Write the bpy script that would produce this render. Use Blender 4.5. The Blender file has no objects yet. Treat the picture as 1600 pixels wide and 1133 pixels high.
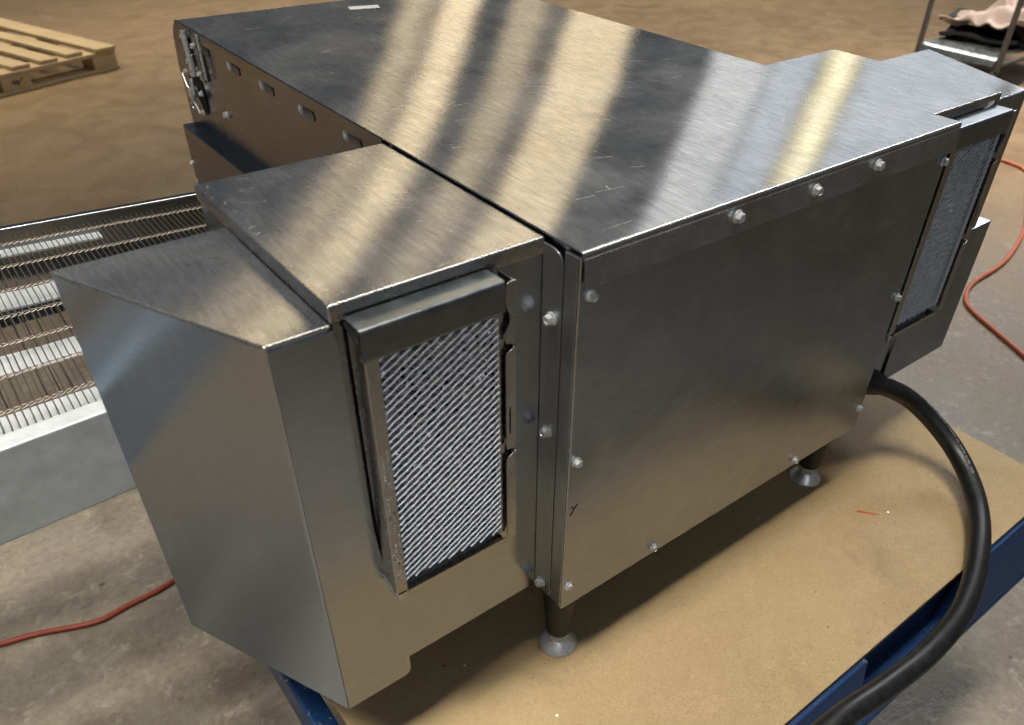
import bpy, bmesh, math, random
from mathutils import Vector, Matrix
random.seed(7)
R = math.radians
scene = bpy.context.scene
C = scene.collection

# ------------------------------------------------------------------ camera
cam_d = bpy.data.cameras.new('camera')
cam = bpy.data.objects.new('camera', cam_d)
C.objects.link(cam)
cr = Vector((0.7890, -0.6140, 0.0211)); cu = Vector((0.3688, 0.5008, 0.7830)); cf = Vector((0.4914, 0.6100, -0.6216))
cu = (cu - cf * cu.dot(cf)).normalized(); cf.normalize(); cr = cf.cross(cu)
CAM = Vector((-0.3123, -0.3487, 0.5913))
cam.matrix_world = Matrix(((cr.x, cu.x, -cf.x, CAM.x), (cr.y, cu.y, -cf.y, CAM.y), (cr.z, cu.z, -cf.z, CAM.z), (0, 0, 0, 1)))
cam_d.sensor_width = 36.0
cam_d.lens = 1246.0 / 1600 * 36
cam_d.shift_x = -45.28 / 1600
cam_d.shift_y = 95.28 / 1600
cam_d.clip_start = 0.01
cam_d.clip_end = 200
cam_d.dof.use_dof = True
cam_d.dof.focus_distance = 0.80
cam_d.dof.aperture_fstop = 9.0
scene.camera = cam

# ------------------------------------------------------------------ world and lamps
w = bpy.data.worlds.new('World'); scene.world = w; w.use_nodes = True
bg = w.node_tree.nodes['Background']
bg.inputs['Color'].default_value = (0.78, 0.88, 1.0, 1)
bg.inputs['Strength'].default_value = 0.10

def lamp(name, pos, target, sx, sy, radiance, col, xdir=None):
    d = bpy.data.lights.new(name, 'AREA'); d.shape = 'RECTANGLE'
    d.size = sx; d.size_y = sy; d.color = col
    d.energy = radiance * sx * sy * math.pi
    o = bpy.data.objects.new(name, d); C.objects.link(o)
    z = (Vector(pos) - Vector(target)).normalized()
    x = Vector(xdir) if xdir is not None else Vector((1, 0, 0))
    x = (x - z * x.dot(z)).normalized(); y = z.cross(x)
    p = Vector(pos)
    o.matrix_world = Matrix(((x.x, y.x, z.x, p.x), (x.y, y.y, z.y, p.y), (x.z, y.z, z.z, p.z), (0, 0, 0, 1)))
    return o

# far lamp rows of the hall (towards +Y): seen as curved bands in the brushed top
def far_lamp(ly, hw, ang, half_len, rad, col, dist=12.0):
    s = math.sqrt(1 - ly * ly)
    L = Vector((s * math.cos(R(ang)), ly, s * math.sin(R(ang))))
    ring = Vector((-math.sin(R(ang)), 0, math.cos(R(ang))))
    pos = Vector((0.2, 0.25, 0.36)) + L * dist
    lamp('hall_lamp', pos, (0.2, 0.25, 0.36), 2 * dist * s * R(half_len), 2 * dist * hw / s, rad, col, ring)

GOLD = (1.0, 0.78, 0.46); PALE = (0.86, 0.93, 1.0); YEL = (1.0, 0.86, 0.48)
WHITE = (0.98, 1.0, 0.96)
for a in (46,):
    far_lamp(0.8600, 0.0070, a, 9, 3.60, GOLD)
    far_lamp(0.8495, 0.0030, a, 9, 2.00, GOLD)
    far_lamp(0.8330, 0.0110, a, 9, 6.60, GOLD)
    far_lamp(0.7870, 0.0120, a, 9, 2.88, GOLD)
    far_lamp(0.7670, 0.0050, a, 9, 0.75, GOLD)
    far_lamp(0.7300, 0.0270, a, 8, 6.00, GOLD)
    far_lamp(0.6010, 0.0260, a, 7, 4.75, WHITE)
    far_lamp(0.5510, 0.0200, a, 7, 4.25, PALE)
    far_lamp(0.5090, 0.0170, a, 7, 6.20, YEL)
    far_lamp(0.5075, 0.0060, a, 7, 4.50, (1.0, 0.95, 0.75), 11.8)
    far_lamp(0.4250, 0.0640, a, 7, 4.00, PALE)
# lamps overhead
WARM = (1.0, 0.91, 0.78)
# beams narrowed to dim the front floor; far lamps added to light distant floor
for (x, y, rad, spr) in ((-1.5, 0.05, 18, 66), (0.25, -0.06, 3.0, 46), (3.2, 1.25, 14, 62), (-1.6, 4.0, 16, 84), (1.4, 4.8, 16, 84), (4.6, 3.6, 13, 84)):
    lo = lamp('unseen_overhead_lamp', (x, y, 3.1), (x, y, 0), 1.3, 0.45, rad, WARM)
    lo.data.spread = R(spr)
lamp('unseen_overhead_lamp', (6.6, 1.9, 3.8), (1.2, 0.3, -0.5), 1.6, 0.9, 22, (0.95, 0.98, 1.0), (0, 1, 0))

lamp('filter_fill_lamp', (-2.0, -3.2, 3.2), (0, 0, 0.2), 1.8, 0.9, 1.9, (0.95, 0.98, 1.0))  # unseen lamp, added to brighten the strands of the left filter

scene.view_settings.view_transform = 'Standard'
scene.view_settings.look = 'None'
scene.view_settings.exposure = 0.22
scene.view_settings.gamma = 1.0
scene.cycles.use_denoising = True
scene.cycles.max_bounces = 8
scene.cycles.glossy_bounces = 5
scene.cycles.sample_clamp_indirect = 1.5
scene.cycles.use_adaptive_sampling = False
scene.cycles.blur_glossy = 1.0

# ------------------------------------------------------------------ node helpers
def new_mat(name):
    m = bpy.data.materials.new(name); m.use_nodes = True
    nt = m.node_tree; nt.nodes.clear()
    out = nt.nodes.new('ShaderNodeOutputMaterial')
    return m, nt, out

def nd(nt, t, ins=None, **props):
    n = nt.nodes.new(t)
    for k, v in props.items(): setattr(n, k, v)
    for k, v in (ins or {}).items():
        s = n.inputs[k]
        if hasattr(v, 'node'): nt.links.new(v, s)
        else: s.default_value = v
    return n

def coords(nt, scale=(1, 1, 1), rot=(0, 0, 0), obj=False):
    if obj: src = nd(nt, 'ShaderNodeTexCoord').outputs['Object']
    else: src = nd(nt, 'ShaderNodeNewGeometry').outputs['Position']
    return nd(nt, 'ShaderNodeMapping', {'Vector': src, 'Scale': scale, 'Rotation': rot}).outputs['Vector']

def noise(nt, vec, scale, detail=4, rough=0.55, dist=0.0):
    return nd(nt, 'ShaderNodeTexNoise', {'Vector': vec, 'Scale': scale, 'Detail': detail, 'Roughness': rough, 'Distortion': dist}).outputs['Fac']

def ramp(nt, fac, stops):
    n = nd(nt, 'ShaderNodeValToRGB', {'Fac': fac})
    e = n.color_ramp.elements
    while len(e) < len(stops): e.new(0.5)
    for i, (p, c) in enumerate(stops):
        e[i].position = p
        e[i].color = (c, c, c, 1) if isinstance(c, (int, float)) else (*c, 1)
    return n.outputs['Color']

def mapr(nt, v, a, b, c, d):
    return nd(nt, 'ShaderNodeMapRange', {'Value': v, 'From Min': a, 'From Max': b, 'To Min': c, 'To Max': d}).outputs['Result']

def mix(nt, fac, a, b, mode='MIX'):
    n = nd(nt, 'ShaderNodeMix', data_type='RGBA', blend_type=mode)
    for k, v in ((0, fac), (6, a), (7, b)):
        s = n.inputs[k]
        if hasattr(v, 'node'): nt.links.new(v, s)
        elif isinstance(v, (tuple, list)): s.default_value = (*v, 1) if len(v) == 3 else v
        else: s.default_value = v
    return n.outputs[2]

def bump(nt, h, strength, dist=0.001, normal=None):
    ins = {'Height': h, 'Strength': strength, 'Distance': dist}
    if normal is not None: ins['Normal'] = normal
    return nd(nt, 'ShaderNodeBump', ins).outputs['Normal']

def principled(nt, out, **ins):
    b = nd(nt, 'ShaderNodeBsdfPrincipled', ins)
    nt.links.new(b.outputs[0], out.inputs['Surface'])
    return b

def steel(name, grain, tint=(0.60, 0.60, 0.605), along=0.009, across=0.50, haze=0.13, smudge=0.6, grain_amt=0.10, wob=0.06, wave=0.12):
    """brushed stainless: sharp along the grain vector, wide across it"""
    m, nt, out = new_mat(name)
    g = [abs(c) for c in grain]
    sc = tuple(10.0 + (1 - c) * 1300.0 for c in g)
    fine = noise(nt, coords(nt, sc), 1.0, 3, 0.6)
    speck = noise(nt, coords(nt, tuple(55 + (1 - c) * 330.0 for c in g)), 1.0, 2, 0.5)
    big = noise(nt, coords(nt), 9.0, 5, 0.6, 0.6)
    big2 = noise(nt, coords(nt, (1, 1, 1)), 34.0, 4, 0.65, 0.8)
    v = mapr(nt, fine, 0.3, 0.7, 1 - grain_amt, 1 + grain_amt * 0.5)
    v2 = mapr(nt, big, 0.3, 0.7, 1 - 0.16 * smudge, 1.03)
    v3 = mapr(nt, big2, 0.3, 0.7, 1 - 0.10 * smudge, 1.02)
    vv = nd(nt, 'ShaderNodeMath', {0: v, 1: v2}, operation='MULTIPLY').outputs[0]
    vv = nd(nt, 'ShaderNodeMath', {0: vv, 1: v3}, operation='MULTIPLY').outputs[0]
    vv = nd(nt, 'ShaderNodeMath', {0: vv, 1: mapr(nt, speck, 0.3, 0.7, 1 - wob, 1 + wob)}, operation='MULTIPLY').outputs[0]
    col = nd(nt, 'ShaderNodeVectorMath', {0: tint, 'Scale': vv}, operation='SCALE').outputs[0]
    low = noise(nt, coords(nt), 5.0, 1, 0.4)
    nrm = bump(nt, low, wave, 0.02)
    r2 = math.sqrt(along * across); an = 1 - along / r2
    g0 = nd(nt, 'ShaderNodeCombineXYZ', {0: grain[0], 1: grain[1], 2: grain[2]}).outputs[0]
    tn = nd(nt, 'ShaderNodeNewGeometry').outputs['True Normal']
    dt = nd(nt, 'ShaderNodeVectorMath', {0: tn, 1: g0}, operation='DOT_PRODUCT').outputs['Value']
    dt = nd(nt, 'ShaderNodeMath', {0: dt}, operation='ABSOLUTE').outputs[0]
    dt = nd(nt, 'ShaderNodeMath', {0: dt, 1: 0.72}, operation='GREATER_THAN').outputs[0]
    T = mix(nt, dt, g0, (0.0, 0.0, 1.0, 1.0))
    rr = mapr(nt, big2, 0.3, 0.75, math.sqrt(r2) * 0.93, math.sqrt(r2) * 1.12)
    a = nd(nt, 'ShaderNodeBsdfAnisotropic', {'Color': col, 'Roughness': rr, 'Anisotropy': an, 'Normal': nrm, 'Tangent': T}, distribution='BECKMANN')
    b = nd(nt, 'ShaderNodeBsdfAnisotropic', {'Color': col, 'Roughness': 0.55}, distribution='GGX')
    hz = mapr(nt, big, 0.32, 0.72, haze * 0.35, haze * 1.8)
    mx = nd(nt, 'ShaderNodeMixShader', {0: hz, 1: a.outputs[0], 2: b.outputs[0]})
    nt.links.new(mx.outputs[0], out.inputs['Surface'])
    return m

def metal(name, col, rough, nscale=200, namt=0.1, bumpv=0.05, metallic=1.0):
    m, nt, out = new_mat(name)
    n = noise(nt, coords(nt), nscale, 4)
    c = mix(nt, n, tuple(x * (1 - namt) for x in col), tuple(min(1, x * (1 + namt)) for x in col))
    principled(nt, out, **{'Base Color': c, 'Metallic': metallic, 'Roughness': mapr(nt, n, 0.3, 0.7, rough * 0.8, rough * 1.2), 'Normal': bump(nt, n, bumpv, 0.001)})
    return m

def paint(name, col, rough=0.45, spec=0.5, namt=0.15, nscale=60, bumpv=0.05):
    m, nt, out = new_mat(name)
    n = noise(nt, coords(nt), nscale, 5, 0.6)
    c = mix(nt, n, tuple(x * (1 - namt) for x in col), tuple(min(1, x * (1 + namt)) for x in col))
    principled(nt, out, **{'Base Color': c, 'Roughness': mapr(nt, n, 0.3, 0.7, rough * 0.8, min(1, rough * 1.2)), 'Specular IOR Level': spec, 'Normal': bump(nt, n, bumpv, 0.001)})
    return m

M = {}
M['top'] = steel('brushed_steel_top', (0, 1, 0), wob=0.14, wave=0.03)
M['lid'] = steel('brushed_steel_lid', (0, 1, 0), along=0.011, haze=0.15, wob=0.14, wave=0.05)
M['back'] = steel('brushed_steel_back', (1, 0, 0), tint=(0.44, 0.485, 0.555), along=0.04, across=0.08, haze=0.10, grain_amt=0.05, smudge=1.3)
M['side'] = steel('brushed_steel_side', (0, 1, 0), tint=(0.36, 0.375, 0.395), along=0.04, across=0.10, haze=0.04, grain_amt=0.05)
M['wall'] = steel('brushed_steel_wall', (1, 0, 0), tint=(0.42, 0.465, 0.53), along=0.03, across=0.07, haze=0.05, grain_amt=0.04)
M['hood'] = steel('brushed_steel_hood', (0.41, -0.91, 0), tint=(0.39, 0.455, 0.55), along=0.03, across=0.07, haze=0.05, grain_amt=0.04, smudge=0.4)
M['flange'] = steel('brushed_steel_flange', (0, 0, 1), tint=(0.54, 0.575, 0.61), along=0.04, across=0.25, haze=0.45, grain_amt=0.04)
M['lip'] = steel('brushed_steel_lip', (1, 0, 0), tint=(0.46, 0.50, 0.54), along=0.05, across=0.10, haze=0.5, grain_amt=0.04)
M['zinc'] = metal('zinc_screw', (0.82, 0.85, 0.86), 0.30, 300, 0.12, 0.1, 0.6)
M['filter'] = metal('filter_frame_metal', (0.44, 0.445, 0.45), 0.24, 120, 0.08, 0.03)
M['channel'] = metal('worn_channel_metal', (0.21, 0.23, 0.25), 0.36, 90, 0.3, 0.08)
M['alu'] = metal('bright_aluminium', (0.86, 0.87, 0.90), 0.32, 400, 0.08, 0.05, 0.93)
M['foil'] = metal('aluminium_foil', (0.55, 0.55, 0.56), 0.30, 300, 0.2, 0.1)
M['wire'] = metal('belt_wire', (0.27, 0.245, 0.215), 0.5, 300, 0.2, 0.1)
M['dark'] = paint('dark_cavity', (0.012, 0.012, 0.013), 0.7, 0.2)
M['black'] = paint('black_plastic', (0.018, 0.018, 0.019), 0.5, 0.35, 0.2, 150, 0.08)
M['chrome'] = metal('cast_foot_metal', (0.80, 0.80, 0.78), 0.33, 260, 0.15, 0.25, 0.75)
M['letter'] = metal('embossed_letter', (0.95, 0.95, 0.94), 0.42, 300, 0.03, 0.02, 0.8)
M['ink'] = paint('black_marker', (0.015, 0.013, 0.012), 0.6, 0.3)
M['print'] = paint('cable_print', (0.30, 0.32, 0.35), 0.6, 0.3)
M['paper'] = paint('white_paper', (0.82, 0.82, 0.80), 0.7, 0.3, 0.04)
M['scratch'] = metal('scratch_metal', (0.95, 0.94, 0.92), 0.5, 300, 0.05, 0.02)
M['grey_tube'] = paint('grey_painted_tube', (0.11, 0.105, 0.10), 0.4, 0.5, 0.15)
M['shelf'] = metal('worn_steel_shelf', (0.62, 0.64, 0.62), 0.3, 40, 0.3, 0.2)
M['rubber'] = paint('black_rubber', (0.016, 0.014, 0.014), 0.6, 0.4, 0.3)
M['cloth'] = paint('pink_cloth', (0.52, 0.41, 0.36), 0.9, 0.2, 0.12, 25, 0.2)
M['slat'] = metal('galvanised_slat', (0.74, 0.79, 0.84), 0.42, 160, 0.08, 0.1, 0.3)
M['redmark'] = paint('red_crayon', (0.42, 0.085, 0.05), 0.8, 0.2, 0.3, 300)

def mk_galv():
    m, nt, out = new_mat('galvanised_rail')
    st = noise(nt, coords(nt, (40, 700, 700)), 1.0, 3)
    bl = noise(nt, coords(nt), 45, 4, 0.6)
    c = mix(nt, st, (0.60, 0.67, 0.71), (0.80, 0.87, 0.91))
    c = mix(nt, mapr(nt, bl, 0.35, 0.7, 0, 0.8), c, (0.50, 0.545, 0.575))
    principled(nt, out, **{'Base Color': c, 'Metallic': 0.35, 'Roughness': mapr(nt, st, 0.3, 0.7, 0.38, 0.52), 'Normal': bump(nt, st, 0.1, 0.0008)})
    return m
M['galv'] = mk_galv()

def mk_floor():
    m, nt, out = new_mat('stained_concrete')
    P = coords(nt)
    big = noise(nt, P, 0.9, 5, 0.6, 0.4)
    mid = noise(nt, P, 7.0, 6, 0.65, 0.7)
    fin = noise(nt, P, 75.0, 6, 0.75, 0.2)
    c = mix(nt, mapr(nt, mid, 0.3, 0.7, 0, 1), (0.226, 0.150, 0.080), (0.270, 0.185, 0.102))
    c = mix(nt, mapr(nt, big, 0.35, 0.65, 0, 0.5), c, (0.222, 0.142, 0.071))
    # bare pale grey concrete near the cart, brown sealer further out
    sx = nd(nt, 'ShaderNodeSeparateXYZ', {0: P})
    r = nd(nt, 'ShaderNodeVectorMath', {0: P, 1: (0.3, 0.2, -0.5)}, operation='DISTANCE').outputs['Value']
    rn = nd(nt, 'ShaderNodeMath', {0: r, 1: mapr(nt, big, 0, 1, -0.5, 0.5)}, operation='ADD').outputs[0]
    c2 = mix(nt, mapr(nt, mid, 0.3, 0.7, 0, 1), (0.185, 0.158, 0.125), (0.345, 0.305, 0.250))
    c = mix(nt, mapr(nt, rn, 1.0, 2.3, 1, 0), c, c2)
    # pale scuffs and flecks
    fl = noise(nt, P, 24.0, 6, 0.72, 0.5)
    flm = nd(nt, 'ShaderNodeMath', {0: ramp(nt, fl, [(0.56, 0.0), (0.68, 0.7)]), 1: mapr(nt, rn, 1.0, 2.6, 1, 0.12)}, operation='MULTIPLY').outputs[0]
    c = mix(nt, flm, c, (0.50, 0.44, 0.35))
    # dark pits and stains
    vo = nd(nt, 'ShaderNodeTexVoronoi', {'Vector': P, 'Scale': 13.0}, feature='F1').outputs['Distance']
    pit = nd(nt, 'ShaderNodeMath', {0: mapr(nt, vo, 0.05, 0.09, 1, 0), 1: mapr(nt, noise(nt, P, 6, 2), 0.5, 0.56, 0, 0.8)}, operation='MULTIPLY').outputs[0]
    c = mix(nt, pit, c, (0.05, 0.045, 0.04))
    st = noise(nt, P, 3.1, 4, 0.6, 1.0)
    c = mix(nt, mapr(nt, st, 0.58, 0.72, 0, 0.55), c, (0.085, 0.068, 0.050))
    c = mix(nt, mapr(nt, fin, 0.3, 0.7, 0, 1), mix(nt, 1.0, c, (0.74, 0.73, 0.72), 'MULTIPLY'), mix(nt, 1.0, c, (1.20, 1.20, 1.19), 'MULTIPLY'))
    rough = mapr(nt, mid, 0.35, 0.7, 0.30, 0.62)
    h = nd(nt, 'ShaderNodeMath', {0: fin, 1: nd(nt, 'ShaderNodeMath', {0: mid, 1: 3.0}, operation='MULTIPLY').outputs[0]}, operation='ADD').outputs[0]
    principled(nt, out, **{'Base Color': c, 'Roughness': rough, 'Specular IOR Level': 0.42, 'Normal': bump(nt, h, 0.22, 0.008)})
    return m
M['floor'] = mk_floor()

def mk_board():
    m, nt, out = new_mat('hardboard')
    P = coords(nt)
    fib = noise(nt, P, 210, 5, 0.75, 2.2)
    mid = noise(nt, P, 24, 5, 0.65, 0.8)
    big = noise(nt, P, 4.5, 3, 0.5)
    c = mix(nt, mapr(nt, fib, 0.30, 0.70, 0, 1), (0.235, 0.168, 0.086), (0.45, 0.345, 0.198))
    c = mix(nt, mapr(nt, mid, 0.35, 0.75, 0, 0.55), c, (0.27, 0.19, 0.095))
    c = mix(nt, mapr(nt, big, 0.4, 0.7, 0, 0.3), c, (0.47, 0.36, 0.20))
    vo = nd(nt, 'ShaderNodeTexVoronoi', {'Vector': nd(nt, 'ShaderNodeMapping', {'Vector': P, 'Scale': (1, 1.6, 1)}).outputs[0], 'Scale': 46.0}, feature='F1').outputs['Distance']
    pit = nd(nt, 'ShaderNodeMath', {0: mapr(nt, vo, 0.04, 0.10, 1, 0), 1: mapr(nt, noise(nt, P, 17, 2), 0.54, 0.60, 0, 0.75)}, operation='MULTIPLY').outputs[0]
    c = mix(nt, pit, c, (0.10, 0.07, 0.04))
    st = noise(nt, P, 11, 3, 0.6, 1.0)
    c = mix(nt, mapr(nt, st, 0.62, 0.78, 0, 0.35), c, (0.17, 0.12, 0.07))
    principled(nt, out, **{'Base Color': c, 'Roughness': 0.62, 'Specular IOR Level': 0.3, 'Normal': bump(nt, fib, 0.12, 0.001)})
    return m
M['board'] = mk_board()

def mk_blue(name, th):
    m, nt, out = new_mat(name)
    P = coords(nt)
    n = noise(nt, P, 34, 5, 0.65, 1.2)
    wr = noise(nt, P, 60, 5, 0.7, 1.5)
    c = mix(nt, n, (0.004, 0.020, 0.075), (0.009, 0.048, 0.160))
    c = mix(nt, ramp(nt, wr, [(th, 0.0), (th + 0.05, 0.8)]), c, (0.40, 0.34, 0.25))
    principled(nt, out, **{'Base Color': c, 'Roughness': 0.36, 'Normal': bump(nt, wr, 0.1, 0.001)})
    return m
M['blue'] = mk_blue('blue_paint', 0.64)
M['blue_worn'] = mk_blue('worn_blue_paint', 0.60)

def mk_wood():
    m, nt, out = new_mat('pine_wood')
    v = coords(nt, (1, 1, 1), obj=True)
    g = noise(nt, nd(nt, 'ShaderNodeMapping', {'Vector': v, 'Scale': (3, 60, 60)}).outputs[0], 1.0, 4, 0.6, 0.6)
    b = noise(nt, v, 6, 3)
    c = mix(nt, g, (0.36, 0.245, 0.115), (0.60, 0.45, 0.25))
    c = mix(nt, mapr(nt, b, 0.45, 0.75, 0, 0.5), c, (0.34, 0.22, 0.12))
    principled(nt, out, **{'Base Color': c, 'Roughness': 0.75, 'Normal': bump(nt, g, 0.15, 0.002)})
    return m
M['wood'] = mk_wood()

def mk_cord(name, a, b):
    m, nt, out = new_mat(name)
    n = noise(nt, coords(nt), 55, 4, 0.6)
    principled(nt, out, **{'Base Color': mix(nt, n, a, b), 'Roughness': 0.42})
    return m
M['redcord'] = mk_cord('red_cord', (0.20, 0.030, 0.016), (0.34, 0.065, 0.030))
M['orangecord'] = mk_cord('orange_cord', (0.50, 0.115, 0.060), (0.62, 0.17, 0.10))

def mk_cable():
    m, nt, out = new_mat('black_cable_jacket')
    n = noise(nt, coords(nt), 70, 5, 0.65, 0.8)
    c = mix(nt, mapr(nt, n, 0.45, 0.75, 0, 1), (0.006, 0.0065, 0.007), (0.017, 0.018, 0.019))
    principled(nt, out, **{'Base Color': c, 'Roughness': mapr(nt, n, 0.3, 0.7, 0.34, 0.46), 'Specular IOR Level': 0.5, 'Normal': bump(nt, n, 0.06, 0.001)})
    return m
M['cable'] = mk_cable()

# ------------------------------------------------------------------ mesh helpers
def fillet(pts, rads, seg=5):
    out = []
    n = len(pts)
    for i, (p, r) in enumerate(zip(pts, rads)):
        p = Vector(p)
        if r <= 0 or i == 0 and rads[0] == 0: out.append(p); continue
        a = Vector(pts[i - 1]); b = Vector(pts[(i + 1) % n])
        d1 = (a - p).normalized(); d2 = (b - p).normalized()
        ang = d1.angle(d2); t = r / math.tan(ang / 2)
        s = p + d1 * t; e = p + d2 * t
        for k in range(seg + 1):
            u = k / seg
            out.append(s * (1 - u) ** 2 + p * 2 * u * (1 - u) + e * u * u)
    return out

class MB:
    def __init__(s): s.v = []; s.f = []
    def add(s, vs, fs):
        k = len(s.v); s.v += [tuple(v) for v in vs]; s.f += [[i + k for i in f] for f in fs]; return s
    def box(s, x0, x1, y0, y1, z0, z1):
        return s.add([(x0, y0, z0), (x1, y0, z0), (x1, y1, z0), (x0, y1, z0), (x0, y0, z1), (x1, y0, z1), (x1, y1, z1), (x0, y1, z1)],
                     [(0, 3, 2, 1), (4, 5, 6, 7), (0, 1, 5, 4), (1, 2, 6, 5), (2, 3, 7, 6), (3, 0, 4, 7)])
    def prism(s, poly, axis, a0, a1):
        """poly in the two other axes (in x,y,z order)"""
        def P(q, a):
            q = list(q)
            return {'x': (a, q[0], q[1]), 'y': (q[0], a, q[1]), 'z': (q[0], q[1], a)}[axis]
        n = len(poly)
        vs = [P(q, a0) for q in poly] + [P(q, a1) for q in poly]
        fs = [tuple(range(n - 1, -1, -1)), tuple(range(n, 2 * n))] + [(i, (i + 1) % n, n + (i + 1) % n, n + i) for i in range(n)]
        return s.add(vs, fs)
    def sheet(s, line, t, axis, a0, a1):
        """open polyline given a thickness t to its left side, extruded along axis"""
        L = [Vector(p) for p in line]; off = []
        for i, p in enumerate(L):
            d = Vector((0, 0))
            if i > 0: d += (p - L[i - 1]).normalized()
            if i < len(L) - 1: d += (L[i + 1] - p).normalized()
            d.normalize(); nrm = Vector((-d.y, d.x))
            off.append(p + nrm * t)
        n = len(L)
        def P(q, a):
            return {'x': (a, q[0], q[1]), 'y': (q[0], a, q[1]), 'z': (q[0], q[1], a)}[axis]
        vs = [P(q, a0) for q in L] + [P(q, a0) for q in off] + [P(q, a1) for q in L] + [P(q, a1) for q in off]
        fs = []
        for i in range(n - 1):
            fs += [(i, i + 1, 2 * n + i + 1, 2 * n + i), (n + i + 1, n + i, 3 * n + i, 3 * n + i + 1),
                   (i + 1, i, n + i, n + i + 1), (2 * n + i, 2 * n + i + 1, 3 * n + i + 1, 3 * n + i)]
        fs += [(0, 2 * n, 3 * n, n), (n - 1, 2 * n - 1, 4 * n - 1, 3 * n - 1)]
        return s.add(vs, fs)
    def tube(s, path, r, seg=8, cap=True):
        path = [Vector(p) for p in path]; n = len(path); up = None; vs = []
        for i, p in enumerate(path):
            t = (path[min(i + 1, n - 1)] - path[max(i - 1, 0)]).normalized()
            if up is None:
                up = Vector((0, 0, 1)) if abs(t.z) < 0.9 else Vector((1, 0, 0))
            up = (up - t * up.dot(t)).normalized(); sd = t.cross(up)
            rr = r[i] if isinstance(r, (list, tuple)) else r
            for k in range(seg):
                a = 2 * math.pi * k / seg
                vs.append(p + (up * math.cos(a) + sd * math.sin(a)) * rr)
        fs = [(i * seg + k, i * seg + (k + 1) % seg, (i + 1) * seg + (k + 1) % seg, (i + 1) * seg + k) for i in range(n - 1) for k in range(seg)]
        if cap: fs += [tuple(range(seg - 1, -1, -1)), tuple(range((n - 1) * seg, n * seg))]
        return s.add(vs, fs)
    def lathe(s, prof, seg=32, c=(0, 0, 0), sides=None):
        vs = []; n = len(prof)
        for i, (r, z) in enumerate(prof):
            for k in range(seg):
                a = 2 * math.pi * k / seg
                vs.append((c[0] + r * math.cos(a), c[1] + r * math.sin(a), c[2] + z))
        fs = [(i * seg + k, i * seg + (k + 1) % seg, (i + 1) * seg + (k + 1) % seg, (i + 1) * seg + k) for i in range(n - 1) for k in range(seg)]
        fs += [tuple(range(seg - 1, -1, -1)), tuple(range((n - 1) * seg, n * seg))]
        return s.add(vs, fs)
    def mesh(s, name, mat, bevel=0, bseg=2, smooth=None):
        me = bpy.data.meshes.new(name); me.from_pydata(s.v, [], s.f)
        bm = bmesh.new(); bm.from_mesh(me)
        bmesh.ops.recalc_face_normals(bm, faces=bm.faces)
        if bevel:
            bmesh.ops.remove_doubles(bm, verts=bm.verts, dist=1e-6)
            ed = [e for e in bm.edges if len(e.link_faces) == 2 and e.calc_face_angle(0) > R(25)]
            bmesh.ops.bevel(bm, geom=ed, offset=bevel, segments=bseg, profile=0.5, affect='EDGES', clamp_overlap=True)
            if smooth is None: smooth = 40
        bm.to_mesh(me); bm.free()
        if smooth:
            for p in me.polygons: p.use_smooth = True
            me.set_sharp_from_angle(angle=R(smooth))
            me['weighted'] = 1
        me.materials.append(mat)
        return me

def place(name, me, parent=None, mw=None):
    o = bpy.data.objects.new(name, me); C.objects.link(o)
    if mw is not None: o.matrix_basis = mw
    if me.get('weighted') and len(me.polygons) < 3000:
        wn = o.modifiers.new('weighted_normal', 'WEIGHTED_NORMAL'); wn.keep_sharp = True; wn.weight = 100
    if parent is not None:
        o.parent = parent
        if parent.type == 'EMPTY': o.matrix_parent_inverse = Matrix.Translation(-Vector(parent['base']))
    return o

def part(name, mb, mat, parent=None, bevel=0, bseg=2, smooth=None):
    return place(name, mb.mesh(name, M[mat] if isinstance(mat, str) else mat, bevel, bseg, smooth), parent)

def thing(name, label, cat, base, group=None):
    o = bpy.data.objects.new(name, None); C.objects.link(o)
    o.location = base; o['base'] = list(base); o.empty_display_size = 0.05
    o['label'] = label; o['category'] = cat
    if group: o['group'] = group
    return o

def tag(o, label, cat, group=None):
    o['label'] = label; o['category'] = cat
    if group: o['group'] = group
    return o

def smooth_path(pts, n=10):
    P = [Vector(p) for p in pts]; P = [P[0] * 2 - P[1]] + P + [P[-1] * 2 - P[-2]]; out = []
    for i in range(1, len(P) - 2):
        for k in range(n):
            t = k / n; a, b, c, d = P[i - 1], P[i], P[i + 1], P[i + 2]
            out.append(0.5 * ((2 * b) + (c - a) * t + (2 * a - 5 * b + 4 * c - d) * t * t + (3 * b - a - 3 * c + d) * t ** 3))
    out.append(P[-2]); return out

def text_geo(s, size, bev=0.0):
    cu_ = bpy.data.curves.new('t', 'FONT'); cu_.body = s; cu_.size = size; cu_.resolution_u = 2; cu_.offset = size * (0.012 if not bev else -0.045)
    if bev: cu_.bevel_depth = bev; cu_.bevel_resolution = 1
    o = bpy.data.objects.new('t', cu_); C.objects.link(o)
    bpy.context.view_layer.update()
    me = bpy.data.meshes.new_from_object(o.evaluated_get(bpy.context.evaluated_depsgraph_get()))
    vs = [v.co.copy() for v in me.vertices]; fs = [list(p.vertices) for p in me.polygons]
    bpy.data.objects.remove(o); bpy.data.curves.remove(cu_); bpy.data.meshes.remove(me)
    return vs, fs

# ------------------------------------------------------------------ setting
ZF = -0.494; ZB = -0.09
fl = MB(); fl.add([(-25, -25, ZF), (25, -25, ZF), (25, 25, ZF), (-25, 25, ZF)], [(0, 1, 2, 3)])
f_o = part('floor', fl, 'floor'); f_o['kind'] = 'structure'

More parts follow.
